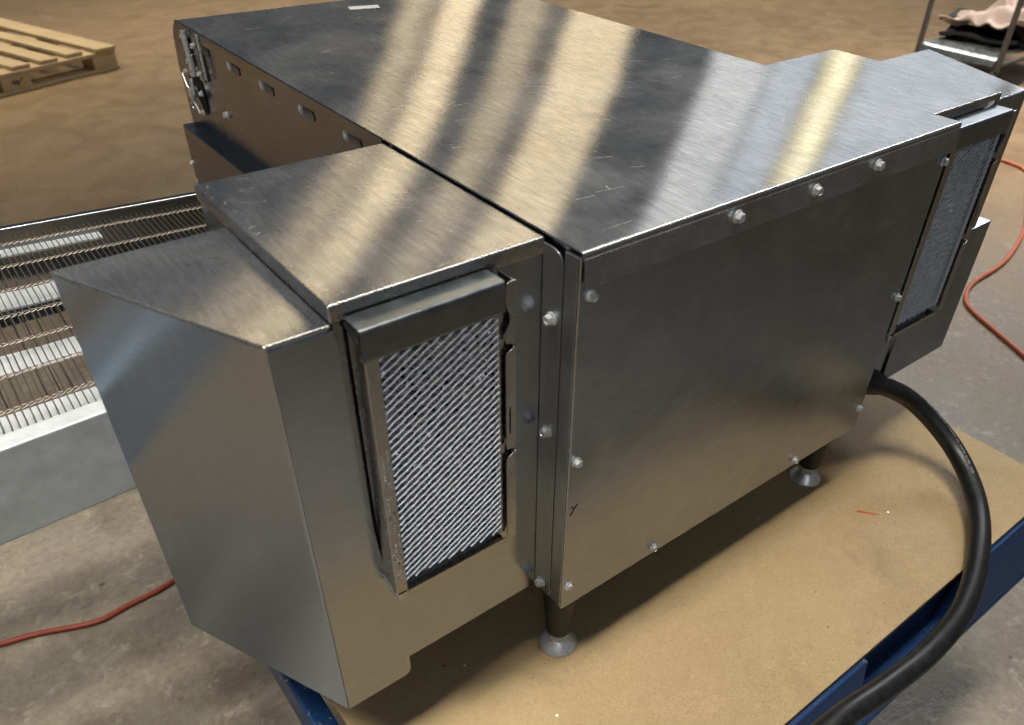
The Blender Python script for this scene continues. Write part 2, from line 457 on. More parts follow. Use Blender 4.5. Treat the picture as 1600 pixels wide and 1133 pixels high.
# ------------------------------------------------------------------ blue cart
cart = thing('lift_cart', 'low blue painted steel cart with worn edges under the tan board', 'cart', (0.24, 0.3, ZF))
part('front_beam', MB().box(-0.215, 0.70, -0.164, -0.130, -0.215, -0.112), 'blue', cart, 0.002)
part('back_beam', MB().box(-0.215, 0.70, 0.700, 0.736, -0.170, -0.112), 'blue', cart, 0.002)
part('side_beam', MB().sheet(fillet([(-0.196, -0.112), (-0.218, -0.103), (-0.218, -0.165), (-0.190, -0.165)], [0, 0.004, 0.004, 0]), 0.003, 'y', -0.160, 0.73), 'blue_worn', cart, smooth=40)
part('side_beam', MB().box(0.665, 0.70, -0.127, 0.70, -0.170, -0.112), 'blue', cart, 0.002)
part('platform_plate', MB().box(-0.19, 0.665, -0.128, 0.70, -0.112, -0.0965), 'blue', cart)
part('bottom_flange', MB().box(-0.215, 0.70, -0.206, -0.1645, -0.176, -0.170), 'blue', cart, 0.001)
def bracket(xa, xb, xc):
    """folded plate: flat top edge, face sloping outwards, slanted end"""
    vs = []
    for (y, z, xe) in ((-0.1690, -0.097, xb), (-0.1790, -0.097, xb), (-0.2040, -0.160, xc), (-0.2040, -0.169, xc), (-0.1690, -0.169, xc)):
        vs += [(xa if xe == xb else xa, y, z), (xe, y, z)]
    n = 5
    fs = [(2 * i, 2 * i + 1, 2 * ((i + 1) % n) + 1, 2 * ((i + 1) % n)) for i in range(n)] + [tuple(2 * i for i in range(n)), tuple(2 * i + 1 for i in range(n - 1, -1, -1))]
    return MB().add(vs, fs)
part('corner_bracket', bracket(0.02, 0.262, 0.225), 'blue', cart, 0.0015)
part('corner_bracket', bracket(0.70, 0.490, 0.440), 'blue', cart, 0.0015)
for (x, y) in ((-0.10, 0.10), (0.56, 0.10), (-0.10, 0.60), (0.56, 0.60)):
    l = part('leg', MB().box(x - 0.02, x + 0.02, y - 0.02, y + 0.02, ZF + 0.09, -0.171), 'blue', cart, 0.002)
    part('caster_wheel', MB().tube([(x - 0.016, y, ZF + 0.044), (x + 0.016, y, ZF + 0.044)], 0.044, 24), 'rubber', l)

board = part('hardboard_sheet', MB().box(-0.194, 0.685, -0.174, 0.72, -0.0960, ZB), 'board', bevel=0.001)
tag(board, 'tan hardboard sheet lying on the blue cart under the steel oven', 'board')
part('red_crayon_mark', MB().add([(0.428, -0.044, ZB + 0.0003), (0.431, -0.048, ZB + 0.0003), (0.446, -0.064, ZB + 0.0003), (0.450, -0.067, ZB + 0.0003), (0.447, -0.063, ZB + 0.0003), (0.434, -0.045, ZB + 0.0003)], [(0, 1, 2, 3, 4, 5)]), 'redmark', board)

# ------------------------------------------------------------------ oven
W = 0.458; H = 0.360
oven = thing('conveyor_oven', 'brushed stainless steel countertop conveyor oven with vent filters standing on the tan board', 'oven', (0.23, 0.35, ZB))

# inner body with the rounded front
prof = fillet([(0.0045, 0.003), (0.815, 0.003), (0.822, 0.200), (0.826, 0.300), (0.815, 0.3565), (0.0045, 0.3565)], [0, 0, 0.02, 0.03, 0.04, 0], 6)
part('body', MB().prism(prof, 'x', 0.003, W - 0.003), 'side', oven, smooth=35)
# top cover: flat top, lip folded down over the back panel, side hem
ln = fillet([(0.790, H - 0.006), (0.778, H), (0.0, H), (0.0, 0.3535)], [0, 0.006, 0.003, 0], 6)
cover = part('top_cover', MB().sheet(ln, 0.0014, 'x', 0.0, W), 'top', oven, smooth=50)
part('folded_lip', MB().prism([(-0.0006, 0.3552), (0.0008, 0.3552), (-0.0006, 0.3338), (-0.0022, 0.3338)], 'x', 0.0015, W), 'lip', cover, 0.0004)
part('side_hem', MB().box(-0.0012, 0.0012, 0.262, 0.786, 0.347, 0.3590), 'side', cover, 0.0006)
part('paper_label', MB().add([(0.205, 0.716, H + 0.0006), (0.244, 0.706, H + 0.0006), (0.250, 0.724, H + 0.0006), (0.211, 0.734, H + 0.0006)], [(0, 1, 2, 3)]), 'paper', cover)

# back panel with bent returns on both sides
bp_ = fillet([(0.0008, 0.0185), (0.0008, 0.0030), (W - 0.0008, 0.0030), (W - 0.0008, 0.0185)], [0, 0.0022, 0.0022, 0], 5)
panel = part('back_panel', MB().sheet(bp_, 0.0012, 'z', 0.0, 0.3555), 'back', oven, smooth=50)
# thin dents pressed in the panel show as faint lines
yv = 0.0022
mk = MB()
def stroke(mb, pts, wd, y, plane='y'):
    for (a, b) in zip(pts[:-1], pts[1:]):
        a = Vector(a); b = Vector(b); d = (b - a).normalized(); n = Vector((-d.y, d.x)) * wd / 2
        q = [a - n, b - n, b + n, a + n]
        if plane == 'y': mb.add([(p.x, y, p.y) for p in q], [(0, 1, 2, 3)])
        elif plane == 'z': mb.add([(p.x, p.y, y) for p in q], [(0, 1, 2, 3)])
        else: mb.add([(y, p.x, p.y) for p in q], [(0, 1, 2, 3)])
stroke(mk, [(0.0058, 0.1290), (0.0085, 0.1245), (0.0125, 0.1285)], 0.0011, yv + 0.0005)
stroke(mk, [(0.0085, 0.1245), (0.0050, 0.1180)], 0.0009, yv + 0.0005)
part('marker_letter', mk, 'ink', panel)

# screws
def screw_mesh():
    mb = MB()
    mb.lathe([(0.0052, 0), (0.0052, 0.0007), (0.0044, 0.0014)], 20)
    hexv = [(0.0040, 0.0012), (0.0040, 0.0046), (0.0034, 0.0052), (0.0026, 0.0052), (0.0022, 0.0040)]
    mb.lathe(hexv, 6)
    return mb.mesh('screw', M['zinc'], 0)
scm = screw_mesh()
def screw(x, y, z, d, parent, s=1.0):
    rot = {'-y': Matrix.Rotation(R(90), 4, 'X'), '-x': Matrix.Rotation(R(-90), 4, 'Y')}[d]
    return place('screw', scm, parent, Matrix.Translation((x, y, z)) @ rot @ Matrix.Rotation(random.random() * 3, 4, 'Z') @ Matrix.Scale(s, 4))
for (x, z) in ((0.1485, 0.3478), (0.2425, 0.3460), (0.326, 0.3488)):
    screw(x, -0.0016, z, '-y', oven)
for (x, z) in ((0.0110, 0.3245), (0.0078, 0.1768), (0.0070, 0.0292), (0.1168, 0.0090), (0.3362, 0.0092), (0.4490, 0.031), (0.4510, 0.178), (0.4520, 0.3240)):
    screw(x, 0.0028, z, '-y', oven, 0.88)

# left service housing
hb = part('service_housing', MB().box(-0.1585, 0.0005, 0.0405, 0.2580, 0.002, 0.3535), 'wall', oven, 0.0015)
# lid with folded lips
def lid(x0, x1, y0, y1, z, lip, name, parent, mat='lid', closed=True):
    bm = bmesh.new()
    t = 0.0012
    mb = MB().box(x0, x1, y0, y1, z - lip, z)
    return part(name, mb, mat, parent, 0.0016, 3)
lidL = lid(-0.1600, -0.0005, 0.0388, 0.2592, 0.3570, 0.0125, 'housing_lid', oven)
# flange folded out over the oven side, with screws
fp = fillet([(0.0400, 0.0040), (0.0400, 0.3530), (0.0185, 0.3530), (0.0185, 0.0040)], [0, 0.0, 0.012, 0.003], 6)
fl_ = part('mounting_flange', MB().prism(fp, 'x', -0.0016, -0.0002), 'flange', oven, 0.0004)
for (y, z) in ((0.0280, 0.2987), (0.0290, 0.1957), (0.0305, 0.0150)):
    screw(-0.0017, y, z, '-x', oven, 1.05)
part('side_return', MB().box(-0.0006, 0.0006, 0.0045, 0.0178, 0.003, 0.3545), 'flange', oven, 0.0005)
# slanted end hood on the left
hp = [(-0.1612, 0.0375), (-0.2003, 0.0375), (-0.2742, 0.2004), (-0.1612, 0.2004)]
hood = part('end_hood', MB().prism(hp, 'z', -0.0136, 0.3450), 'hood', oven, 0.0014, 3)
part('hood_top', MB().prism([(-0.1603, 0.0372), (-0.2007, 0.0372), (-0.2750, 0.2008), (-0.1603, 0.2008)], 'z', 0.3425, 0.3457), 'lid', hood, 0.0012, 3)
ff = fillet([(-0.1990, -0.0130), (-0.1395, -0.0130), (-0.1395, 0.085), (-0.1500, 0.130), (-0.1560, 0.200), (-0.1580, 0.342), (-0.1990, 0.342)], [0, 0.008, 0, 0.01, 0.01, 0, 0], 6)
part('hood_front_flange', MB().prism(ff, 'y', 0.0362, 0.0374), 'wall', hood, 0.0004)

# ---- grease filter in its holder
def build_filter(dx, dy, main=True):
    x0, x1, yb, yf, z0, z1 = -0.152, -0.040, 0.0372, 0.018, 0.110, 0.347
    def T(mb): mb.v = [(v[0] + dx, v[1] + dy, v[2]) for v in mb.v]; return mb
    # left rail is the frame piece that carries the rest
    fr = MB()
    fr.sheet(fillet([(x0 + 0.0105, yf + 0.0006), (x0 + 0.0012, yf + 0.0006), (x0 + 0.0012, yb)], [0, 0.0012, 0]), -0.0012, 'z', z0 + 0.004, 0.338)
    fil = part('air_filter', T(fr), 'filter', oven, smooth=50)
    tc = MB().sheet(fillet([(yb, z1), (yf, z1), (yf, 0.3262), (yf + 0.006, 0.3262)], [0, 0.0018, 0.0012, 0]), -0.0012, 'x', x0, -0.0498)
    tc.prism([(yf + 0.002, z1 - 0.002), (yb, z1 - 0.002), (yb, 0.341), (yf + 0.006, 0.336)], 'x', x0 + 0.0002, x0 + 0.0010)
    part('top_channel', T(tc), 'channel', fil, smooth=50)
    part('side_channel', T(MB().box(x0 + 0.0025, x0 + 0.0045, yf + 0.0055, yb, z0 + 0.01, 0.334)), 'dark', fil)
    # right retaining clips with curved cut-outs
    yc = yf
    c1 = fillet([(-0.0486, 0.3462), (-0.0402, 0.3462), (-0.0402, 0.2995), (-0.0486, 0.2995), (-0.0490, 0.309), (-0.0452, 0.3165), (-0.0452, 0.322), (-0.0486, 0.3285)], [0.004, 0, 0.002, 0.003, 0.004, 0.004, 0.004, 0.003], 5)
    c2 = fillet([(-0.0486, 0.2920), (-0.0402, 0.2965), (-0.0402, 0.2070), (-0.0486, 0.2070)], [0.004, 0, 0, 0.002], 5)
    c3 = fillet([(-0.0486, 0.1985), (-0.0402, 0.2035), (-0.0402, 0.1125), (-0.0486, 0.1125), (-0.0486, 0.120)], [0.004, 0, 0.0015, 0.003, 0], 5)
    for cpoly in (c1, c2, c3):
        mbc = MB().prism(cpoly, 'y', yc, yc + 0.0012)
        zs = [q[1] for q in cpoly]
        mbc.box(-0.0414, -0.0402, yc + 0.0013, yb, min(zs) + 0.001, max(zs) - 0.001)
        part('retaining_clip', T(mbc), 'filter', fil, 0.0003)
    part('clip_slot', T(MB().box(-0.0462, -0.0450, yc - 0.0002, yc + 0.0008, 0.222, 0.246)), 'dark', fil)
    ins = MB().box(-0.0530, -0.0478, yf + 0.0040, yf + 0.0052, 0.118, 0.328)
    ins.box(-0.0478, -0.0440, yf + 0.0060, yf + 0.0072, 0.118, 0.328)
    part('inner_stile', T(ins), 'filter', fil, 0.0003)
    part('window_edge', T(MB().box(-0.0540, -0.0530, yf + 0.0026, yf + 0.0052, 0.120, 0.3255)), 'alu', fil, 0.0003)
    bc = MB().sheet(fillet([(yf + 0.0040, 0.1225), (yf + 0.0095, 0.1195), (yf + 0.0095, 0.1120), (yf + 0.0005, 0.1105), (yf + 0.0005, 0.1150)], [0, 0.001, 0.001, 0.001, 0]), 0.0009, 'x', x0 + 0.0115, -0.0500)
    part('bottom_channel', T(bc), 'filter', fil, smooth=50)
    part('bottom_ledge', T(MB().prism([(yf + 0.0045, 0.1235), (yf + 0.0130, 0.1265), (yf + 0.0130, 0.1225), (yf + 0.0045, 0.1218)], 'x', x0 + 0.0110, -0.0535)), 'slat', fil)
    tip = MB().prism([(x0 + 0.0012, z0 + 0.006), (x0 + 0.0105, z0 + 0.006), (x0 + 0.0030, z0 - 0.0035)], 'y', yf + 0.0006, yf + 0.0026)
    tip.add([(x0 + 0.0012, yf + 0.0006, z0 + 0.006), (x0 + 0.0030, yf + 0.0006, z0 - 0.0035), (x0 - 0.0005, yb - 0.006, z0 + 0.004), (x0 + 0.0005, yb, z0 + 0.014)], [(0, 1, 2, 3)])
    part('bent_corner', T(tip), 'alu', fil)
    # expanded metal screen: bright rising strands, thin falling strands, knuckles in between
    X0, X1, Z0, Z1 = x0 + 0.0103, -0.0532, 0.1225, 0.3270
    sl = 0.57; pitch = 0.0058
    def strands(mb, y, slope, wd, tilt, ph, amp):
        c = Z0 - (slope * (X1 - X0) if slope > 0 else 0) + ph
        top = Z1 + (0 if slope > 0 else -slope * (X1 - X0))
        while c < top:
            prev = None; n = 30; j = random.uniform(-0.0003, 0.0003)
            for i in range(n + 1):
                x = X0 + (X1 - X0) * i / n; z = c + j + slope * (x - X0)
                wv = amp * math.sin((x / 0.0051 + c * 300) * math.pi)
                z += wv; yy = y + amp * 1.2 * math.sin((x / 0.0051 + c * 300) * math.pi + 1.2)
                cur = (x, yy, z) if Z0 <= z <= Z1 else None
                if prev and cur:
                    h = wd / 2
                    a = [(prev[0], prev[1] - tilt, prev[2] - h), (cur[0], cur[1] - tilt, cur[2] - h), (cur[0], cur[1] + tilt, cur[2] + h), (prev[0], prev[1] + tilt, prev[2] + h)]
                    mb.add(a, [(0, 1, 2, 3)])
                prev = cur
            c += pitch
    sc_ = MB()
    strands(sc_, yf + 0.0022, sl, 0.00068, 0.00035, 0.0, 0.00014)
    o = part('wire_screen', T(sc_), 'alu', fil); o['kind'] = 'stuff'
    s2 = MB()
    s3 = MB()
    strands(s3, yf + 0.0030, -sl, 0.00040, 0.0002, 0.0022, 0.00020)
    o = part('wire_screen', T(s3), 'slat', fil); o['kind'] = 'stuff'
    strands(s2, yf + 0.0056, sl, 0.0006, -0.0005, 0.003, 0.0004)
    strands(s2, yf + 0.0070, -sl, 0.0005, 0.0005, 0.001, 0.0004)
    o = part('wire_screen', T(s2), 'alu', fil); o['kind'] = 'stuff'
    # crumpled foil layers behind
    nx, nz = 40, 92; fo = MB(); vs = []; fs = []
    for j in range(nz + 1):
        for i in range(nx + 1):
            vs.append((X0 + (X1 - X0) * i / nx + random.uniform(-.0004, .0004), yf + 0.0105 + random.uniform(-0.0028, 0.0028), Z0 + (Z1 - Z0) * j / nz + random.uniform(-.0004, .0004)))
    for j in range(nz):
        for i in range(nx):
            if random.random() < 0.08: continue
            a = j * (nx + 1) + i; fs.append((a, a + 1, a + nx + 2)); fs.append((a, a + nx + 2, a + nx + 1))
    fo.add(vs, fs)
    o = part('filter_media', T(fo), 'foil', fil); o['kind'] = 'stuff'
    part('filter_backing', T(MB().box(X0 - 0.001, X1 + 0.001, yf + 0.0168, yf + 0.0176, Z0, Z1)), 'dark', fil)
    if main:
        # embossed lettering running down the left rail
        lt = MB(); yl = yf + 0.0006 - 0.00025
        def line(s, xa, ztop, zlen, size):
            vs, fs = text_geo(s, size, 0.00013)
            wdt = max(v.x for v in vs) or 1
            k = zlen / wdt
            lt.add([(xa + v.y, yl + 0.00012 - v.z * 1.6, ztop - v.x * k) for v in vs], fs)
        xr = x0 + 0.0042
        line('CLASSIFIED U.S. 0208811', xr + 0.0030, 0.2540, 0.0290, 0.0026)
        line('GL-C10011151 11 1SX', xr - 0.0006, 0.2525, 0.0260, 0.0026)
        line('GREASE FILTER 2ME 10 701', xr + 0.0022, 0.2140, 0.0340, 0.0024)
        line('NO. R1170 LISTED MEA 2L 21', xr - 0.0008, 0.2130, 0.0340, 0.0024)
        line('1 2 L WIPE ONLY UNITED AIR FILTER CLASS 2', xr + 0.0040, 0.1760, 0.0460, 0.0021)
        line('S1101. AIR FILTER 2', xr + 0.0008, 0.1680, 0.0280, 0.0030)
        line('UNIT CLASS 2', xr - 0.0018, 0.1590, 0.0190, 0.0018)
        for (cx, cz, r) in ((xr + 0.0030, 0.2245, 0.0018), (xr + 0.0012, 0.1345, 0.0022)):
            for rr in (r, r * 0.45):
                pts = [(cx + rr * math.cos(a), yl, cz + rr * math.sin(a)) for a in [2 * math.pi * i / 16 for i in range(17)]]
                lt.tube(pts, 0.00024, 4, False)
        part('embossed_lettering', T(lt), 'letter', fil, smooth=60)
    return fil
build_filter(0, 0)

# right housing: lid flush with the cover, hood, drive box, filter
part('service_housing', MB().box(W + 0.0005, 0.5865, 0.0310, 0.2340, 0.0150, 0.3565), 'wall', oven, 0.001)
lid(W + 0.0003, 0.5881, 0.0292, 0.2358, 0.3592, 0.0110, 'housing_lid', oven, 'top')
hr = part('end_hood', MB().prism([(0.5885, 0.0320), (0.6540, 0.0320), (0.7250, 0.1925), (0.5885, 0.1925)], 'z', 0.016, 0.3500), 'wall', oven, 0.0012, 3)
part('hood_top', MB().prism([(0.5890, 0.0335), (0.6532, 0.0335), (0.7238, 0.1915), (0.5890, 0.1915)], 'z', 0.3490, 0.3506), 'lid', hr, 0.0005)
part('drive_box', MB().prism([(0.540, 0.0148), (0.683, 0.0148), (0.683, 0.1955), (0.600, 0.1955), (0.600, 0.0975), (0.540, 0.0975)], 'y', 0.0282, 0.190), 'back', oven, 0.0012)
build_filter(0.630, -0.0085, False)
hk = MB()
for k in range(3):
    hk.tube(smooth_path([(0.556 + k * 0.004, 0.0285, 0.3475), (0.558 + k * 0.004, 0.026, 0.351), (0.563 + k * 0.004, 0.0275, 0.354)], 5), 0.0004, 5)
part('wire_tie', hk, 'zinc', oven)

# left side: slots with pressed louvers, ledge over the conveyor mouth, door hardware
for (y, z) in ((0.7149, 0.3405), (0.6210, 0.3405), (0.5283, 0.3410), (0.4323, 0.3405), (0.3366, 0.3415)):
    lv = MB().lathe([(0.0002, 0.0), (0.0042, 0.0002), (0.0036, 0.0022), (0.0016, 0.0034)], 14)
    me = lv.mesh('louver', M['zinc'], 0, smooth=60)
    lo = place('louver', me, oven, Matrix.Translation((0.0030, y, z)) @ Matrix.Rotation(R(-90), 4, 'Y') @ Matrix.Diagonal((1.7, 0.9, 1, 1)))
    sl_ = fillet([(y - 0.006, z - 0.0065), (y - 0.028, z - 0.0065), (y - 0.028, z + 0.0030), (y - 0.006, z + 0.0030)], [0.004] * 4, 4)
    part('vent_slot', MB().prism(sl_, 'x', 0.0020, 0.0032), 'grey_tube', oven)
part('entry_ledge', MB().sheet(fillet([(0.0028, 0.228), (-0.0170, 0.228), (-0.0170, 0.2120)], [0, 0.0015, 0]), 0.0012, 'y', 0.262, 0.790), 'side', oven, smooth=50)
part('entry_apron', MB().box(-0.0165, -0.0150, 0.262, 0.800, 0.110, 0.2125), 'side', oven)
part('entry_cheek', MB().box(-0.0150, 0.0030, 0.796, 0.812, 0.080, 0.2270), 'side', oven, 0.001)
for (y, z) in ((0.806, 0.176), (0.804, 0.150)):
    screw(-0.0152, y, z, '-x', oven, 0.7)
lt_ = part('door_latch', MB().box(-0.0015, 0.0026, 0.716, 0.732, 0.300, 0.352).box(-0.0030, 0.0026, 0.746, 0.764, 0.312, 0.352), 'filter', oven, 0.0008)
part('latch_rod', MB().tube([(-0.006, 0.742, 0.3555), (-0.006, 0.740, 0.330)], 0.0034, 10).tube([(-0.006, 0.737, 0.329), (-0.006, 0.738, 0.304)], 0.0040, 10), 'zinc', lt_, smooth=50)
part('latch_rod', MB().box(-0.0035, -0.0015, 0.7005, 0.7050, 0.306, 0.3575), 'zinc', lt_, 0.0004)
part('latch_link', MB().tube([(-0.006, 0.786, 0.296), (-0.008, 0.765, 0.278), (-0.006, 0.748, 0.256)], 0.0020, 8).tube([(-0.006, 0.752, 0.298), (-0.009, 0.745, 0.282), (-0.006, 0.772, 0.262)], 0.0024, 8), 'chrome', lt_, smooth=50)
part('latch_hub', MB().tube([(0.0, 0.762, 0.279), (-0.010, 0.762, 0.279)], 0.0065, 12), 'chrome', lt_, smooth=50)
part('latch_gap', MB().prism([(0.790, 0.292), (0.742, 0.300), (0.736, 0.262), (0.750, 0.252)], 'x', 0.0018, 0.0026), 'dark', lt_)
for (y, z) in ((0.756, 0.347), (0.724, 0.341), (0.757, 0.317), (0.723, 0.309), (0.780, 0.300), (0.775, 0.258), (0.748, 0.256), (0.735, 0.283)):
    screw(-0.002, y, z, '-x', oven, 0.75)
screw(0.0025, 0.668, 0.273, '-x', oven, 0.9)

# legs
def leg(x, y):
    l = part('leg', MB().lathe([(0.0180, 0.002), (0.0178, -0.004), (0.0126, -0.0660), (0.0118, -0.0680)], 28, (x, y, 0)), 'black', oven, smooth=40)
    part('foot', MB().lathe([(0.0100, -0.0675), (0.0100, -0.0765), (0.0108, -0.0775), (0.0150, -0.0815), (0.0190, -0.0868), (0.0200, -0.0885), (0.0198, ZB + 0.0003)], 32, (x, y, 0)), 'chrome', l, smooth=40)
    part('hex_collar', MB().lathe([(0.0116, -0.0705), (0.0116, -0.0770), (0.0106, -0.0775)], 6, (x, y, 0)), 'chrome', l)
for (x, y) in ((0.0200, 0.0265), (0.4310, 0.0325), (0.0200, 0.760), (0.4310, 0.760)): leg(x, y)

# power cable with a strain-relief gland
cp = smooth_path([(0.462, 0.060, 0.045), (0.515, 0.020, 0.028), (0.569, -0.010, -0.0076), (0.5816, -0.070, -0.0475), (0.540, -0.130, -0.0665), (0.4675, -0.175, -0.070), (0.385, -0.206, -0.077), (0.310, -0.2135, -0.083), (0.232, -0.211, -0.078), (0.160, -0.2065, -0.070), (0.06, -0.205, -0.075), (-0.05, -0.205, -0.09)], 14)
cable = part('power_cable', MB().tube(cp, 0.0118, 22), 'cable', oven, smooth=60)
gl = [cp[0] + (cp[1] - cp[0]) * k for k in range(0, 1)]
part('cable_gland', MB().tube(cp[7:16], [0.020, 0.020, 0.019, 0.0185, 0.018, 0.0165, 0.0155, 0.0145, 0.0125], 14).prism([(0.030, 0.008), (0.050, 0.008), (0.050, 0.060), (0.024, 0.060)], 'x', W + 0.001, 0.500), 'black', cable, smooth=35)
def cable_text(s, start, length, size, ang):
    vs, fs = text_geo(s, size); wd = max(v.x for v in vs); k = length / wd
    D = [0.0]
    for a, b in zip(cp[:-1], cp[1:]): D.append(D[-1] + (b - a).length)
    out = []
    for v in vs:
        d = start + v.x * k; i = 0
        while i < len(D) - 2 and D[i + 1] < d: i += 1
        u = (d - D[i]) / (D[i + 1] - D[i]); p = cp[i].lerp(cp[i + 1], u)
        t = (cp[min(i + 2, len(cp) - 1)] - cp[max(i - 1, 0)]).normalized()
        up = Vector((0, 0, 1)); up = (up - t * up.dot(t)).normalized(); sd = t.cross(up)
        th = ang - v.y / 0.0118
        out.append(p + (up * math.cos(th) + sd * math.sin(th)) * 0.0121)
    return MB().add(out, fs)
part('printed_lettering', cable_text('E54864 TYPE SOOW 600V  4/C 6 AWG  - USA LL 3975 P-7K 123', 0.060, 0.20, 0.0042, 0.12), 'print', cable)

# scratches on the worn tops
def scratches(n, x0, x1, y0, y1, z, lmin, lmax, ang, spread, parent, wd=0.00015):
    mb = MB()
    for _ in range(n):
        x = random.uniform(x0, x1); y = random.uniform(y0, y1); a = ang + random.gauss(0, spread)
        L = random.uniform(lmin, lmax) * random.random(); k = random.uniform(-4, 4)
        pts = []
        for i in range(5):
            u = i / 4; pts.append((x + math.cos(a + k * L * u) * L * u, y + math.sin(a + k * L * u) * L * u))
        if any(not (x0 < p[0] < x1 and y0 < p[1] < y1) for p in pts): continue
        stroke(mb, pts, wd * random.uniform(0.5, 1.4), z, 'z')
    o = part('scratches', mb, 'scratch', parent); o['kind'] = 'stuff'
scratches(90, 0.01, 0.45, 0.01, 0.36, H + 0.00015, 0.004, 0.04, -0.2, 0.7, cover, 0.00018)
scratches(26, 0.02, 0.45, 0.3, 0.75, H + 0.00015, 0.006, 0.05, 0.2, 0.5, cover, 0.0003)
scratches(46, -0.157, -0.004, 0.043, 0.255, 0.3570 + 0.00015, 0.004, 0.04, -0.25, 0.35, lidL, 0.00017)
scratches(60, -0.1585, -0.150, 0.043, 0.255, 0.3570 + 0.00015, 0.002, 0.008, 0.5, 0.6, lidL, 0.0003)
scratches(30, -0.158, -0.004, 0.0410, 0.050, 0.3570 + 0.00015, 0.002, 0.006, 0.5, 0.9, lidL, 0.0003)

# ------------------------------------------------------------------ wire belt conveyor
conv = thing('wire_belt_conveyor', 'wire mesh conveyor belt with galvanised side rails sticking out beside the oven', 'conveyor', (-0.5, 0.44, 0.12))
XA, XB = -0.95, -0.160
def yfar(x): return 0.645 - 0.12 * (x + 0.17)
def ynear(x): return 0.250 + 0.05 * (x + 0.30)
sr = MB()
pr = fillet([(0.019, 0.190), (0.019, 0.2000), (0.0, 0.2000), (-0.004, 0.1200), (0.014, 0.1200)], [0, 0.0015, 0.0022, 0.002, 0])
ln_ = MB().sheet(pr, 0.0016, 'x', XA, -0.166)
ln_.v = [(v[0], v[1] + ynear(v[0]), v[2]) for v in ln_.v]
part('side_rail', ln_, 'galv', conv, smooth=50)
pr2 = fillet([(-0.014, 0.122), (0.0, 0.122), (0.0, 0.2005), (0.006, 0.2005)], [0, 0.002, 0.0015, 0])
lf = MB().sheet(pr2, 0.0016, 'x', XA, -0.018)
lf.v = [(v[0], v[1] + yfar(v[0]), v[2]) for v in lf.v]
part('side_rail', lf, 'side', conv, smooth=50)
for (y, wd, z) in ((0.653, 0.016, 0.1780), (0.528, 0.017, 0.1780), (0.404, 0.016, 0.1780), (0.306, 0.018, 0.1780)):
    mb = MB(); n = 30
    for i in range(n):
        xa = XA + (0.77) * i / n; xb = XA + 0.77 * (i + 1) / n
        f = (y - 0.25) / 0.4
        ya = y + (yfar(xa) - 0.655) * f * 0.9 + 0.0010 * math.sin(xa * 60 + y * 40); yb_ = y + (yfar(xb) - 0.655) * f * 0.9 + 0.0010 * math.sin(xb * 60 + y * 40)
        mb.add([(xa, ya - wd, z), (xb, yb_ - wd, z), (xb, yb_ + wd, z + 0.0015), (xa, ya + wd, z + 0.0015)], [(0, 1, 2, 3)])
        mb.add([(xa, ya - wd, z - 0.002), (xb, yb_ - wd, z - 0.002), (xb, yb_ - wd, z), (xa, ya - wd, z)], [(0, 1, 2, 3)])
    part('belt_slat', mb, 'slat', conv)
for xs in (-0.36, -0.62, -0.88):
    part('cross_rod', MB().tube([(xs, ynear(xs) + 0.016, 0.184), (xs, yfar(xs), 0.184)], 0.0022, 8), 'zinc', conv, smooth=50)
rows = [0.0, 0.095, 0.235, 0.375, 0.51, 0.655, 0.80, 0.955]
def belt(z, pitch, r, loops, x_end):
    mb = MB(); x = XA
    while x < x_end:
        ya, yb_ = ynear(x) + 0.020, yfar(x) - 0.010
        pts = []
        for i, q in enumerate(rows[:-1]):
            y0 = ya + (yb_ - ya) * q; y1 = ya + (yb_ - ya) * rows[i + 1]
            j = random.uniform(-0.0004, 0.0004)
            pts += [(x + j, y0 + 0.002, z), (x + j + 0.0002, (y0 + y1) / 2, z - 0.0006), (x + j, y1 - 0.002, z)]
        pts.append((x, yb_, z))
        mb.tube(pts, r, 4, False)
        if loops:
            for q in rows:
                y0 = ya + (yb_ - ya) * q + random.uniform(-0.0004, 0.0004); d = 0.0034
                mb.tube([(x, y0 - d, z), (x + pitch * 0.9, y0 - d * 1.1, z + 0.0016), (x + pitch * 1.30, y0 - d * 0.3, z + 0.0022), (x + pitch * 1.28, y0 + d * 0.5, z + 0.0008), (x + pitch * 0.8, y0 + d, z - 0.0008), (x, y0 + d * 0.8, z)], r * 0.85, 4, False)
        x += pitch
    o = part('belt_wires', mb, 'wire', conv, smooth=80); o['kind'] = 'stuff'
belt(0.1945, 0.0056, 0.00058, True, -0.020)
belt(0.1420, 0.0112, 0.00068, False, -0.020)
part('drip_tray', MB().box(-0.43, -0.02, 0.575, 0.625, 0.1290, 0.1300), 'side', conv)

# ------------------------------------------------------------------ cords on the floor
def cord(pts, r, mat, label):
    P = smooth_path(pts, 10)
    mb = MB().tube([(p.x, p.y, ZF + r) for p in P], r, 10)
    return tag(part('extension_cord', mb, mat, smooth=60), label, 'cord')
cord([(-0.85, 0.80, 0), (-0.62, 0.815, 0), (-0.499, 0.777, 0), (-0.446, 0.763, 0), (-0.367, 0.732, 0), (-0.316, 0.735, 0), (-0.239, 0.743, 0), (-0.10, 0.79, 0), (0.1, 0.84, 0)], 0.0048, 'redcord', 'dark red extension cord snaking over the floor at the lower left')
cord([(2.6, 1.25, 0), (2.85, 1.12, 0), (2.964, 0.976, 0), (2.973, 0.904, 0), (2.925, 0.82, 0), (2.70, 0.71, 0), (2.428, 0.582, 0), (2.153, 0.503, 0), (1.938, 0.486, 0), (1.832, 0.45, 0), (1.782, 0.40, 0), (1.728, 0.30, 0), (1.678, 0.207, 0), (1.60, 0.08, 0), (1.5, -0.1, 0)], 0.0062, 'orangecord', 'orange extension cord looping over the floor beyond the right filter')

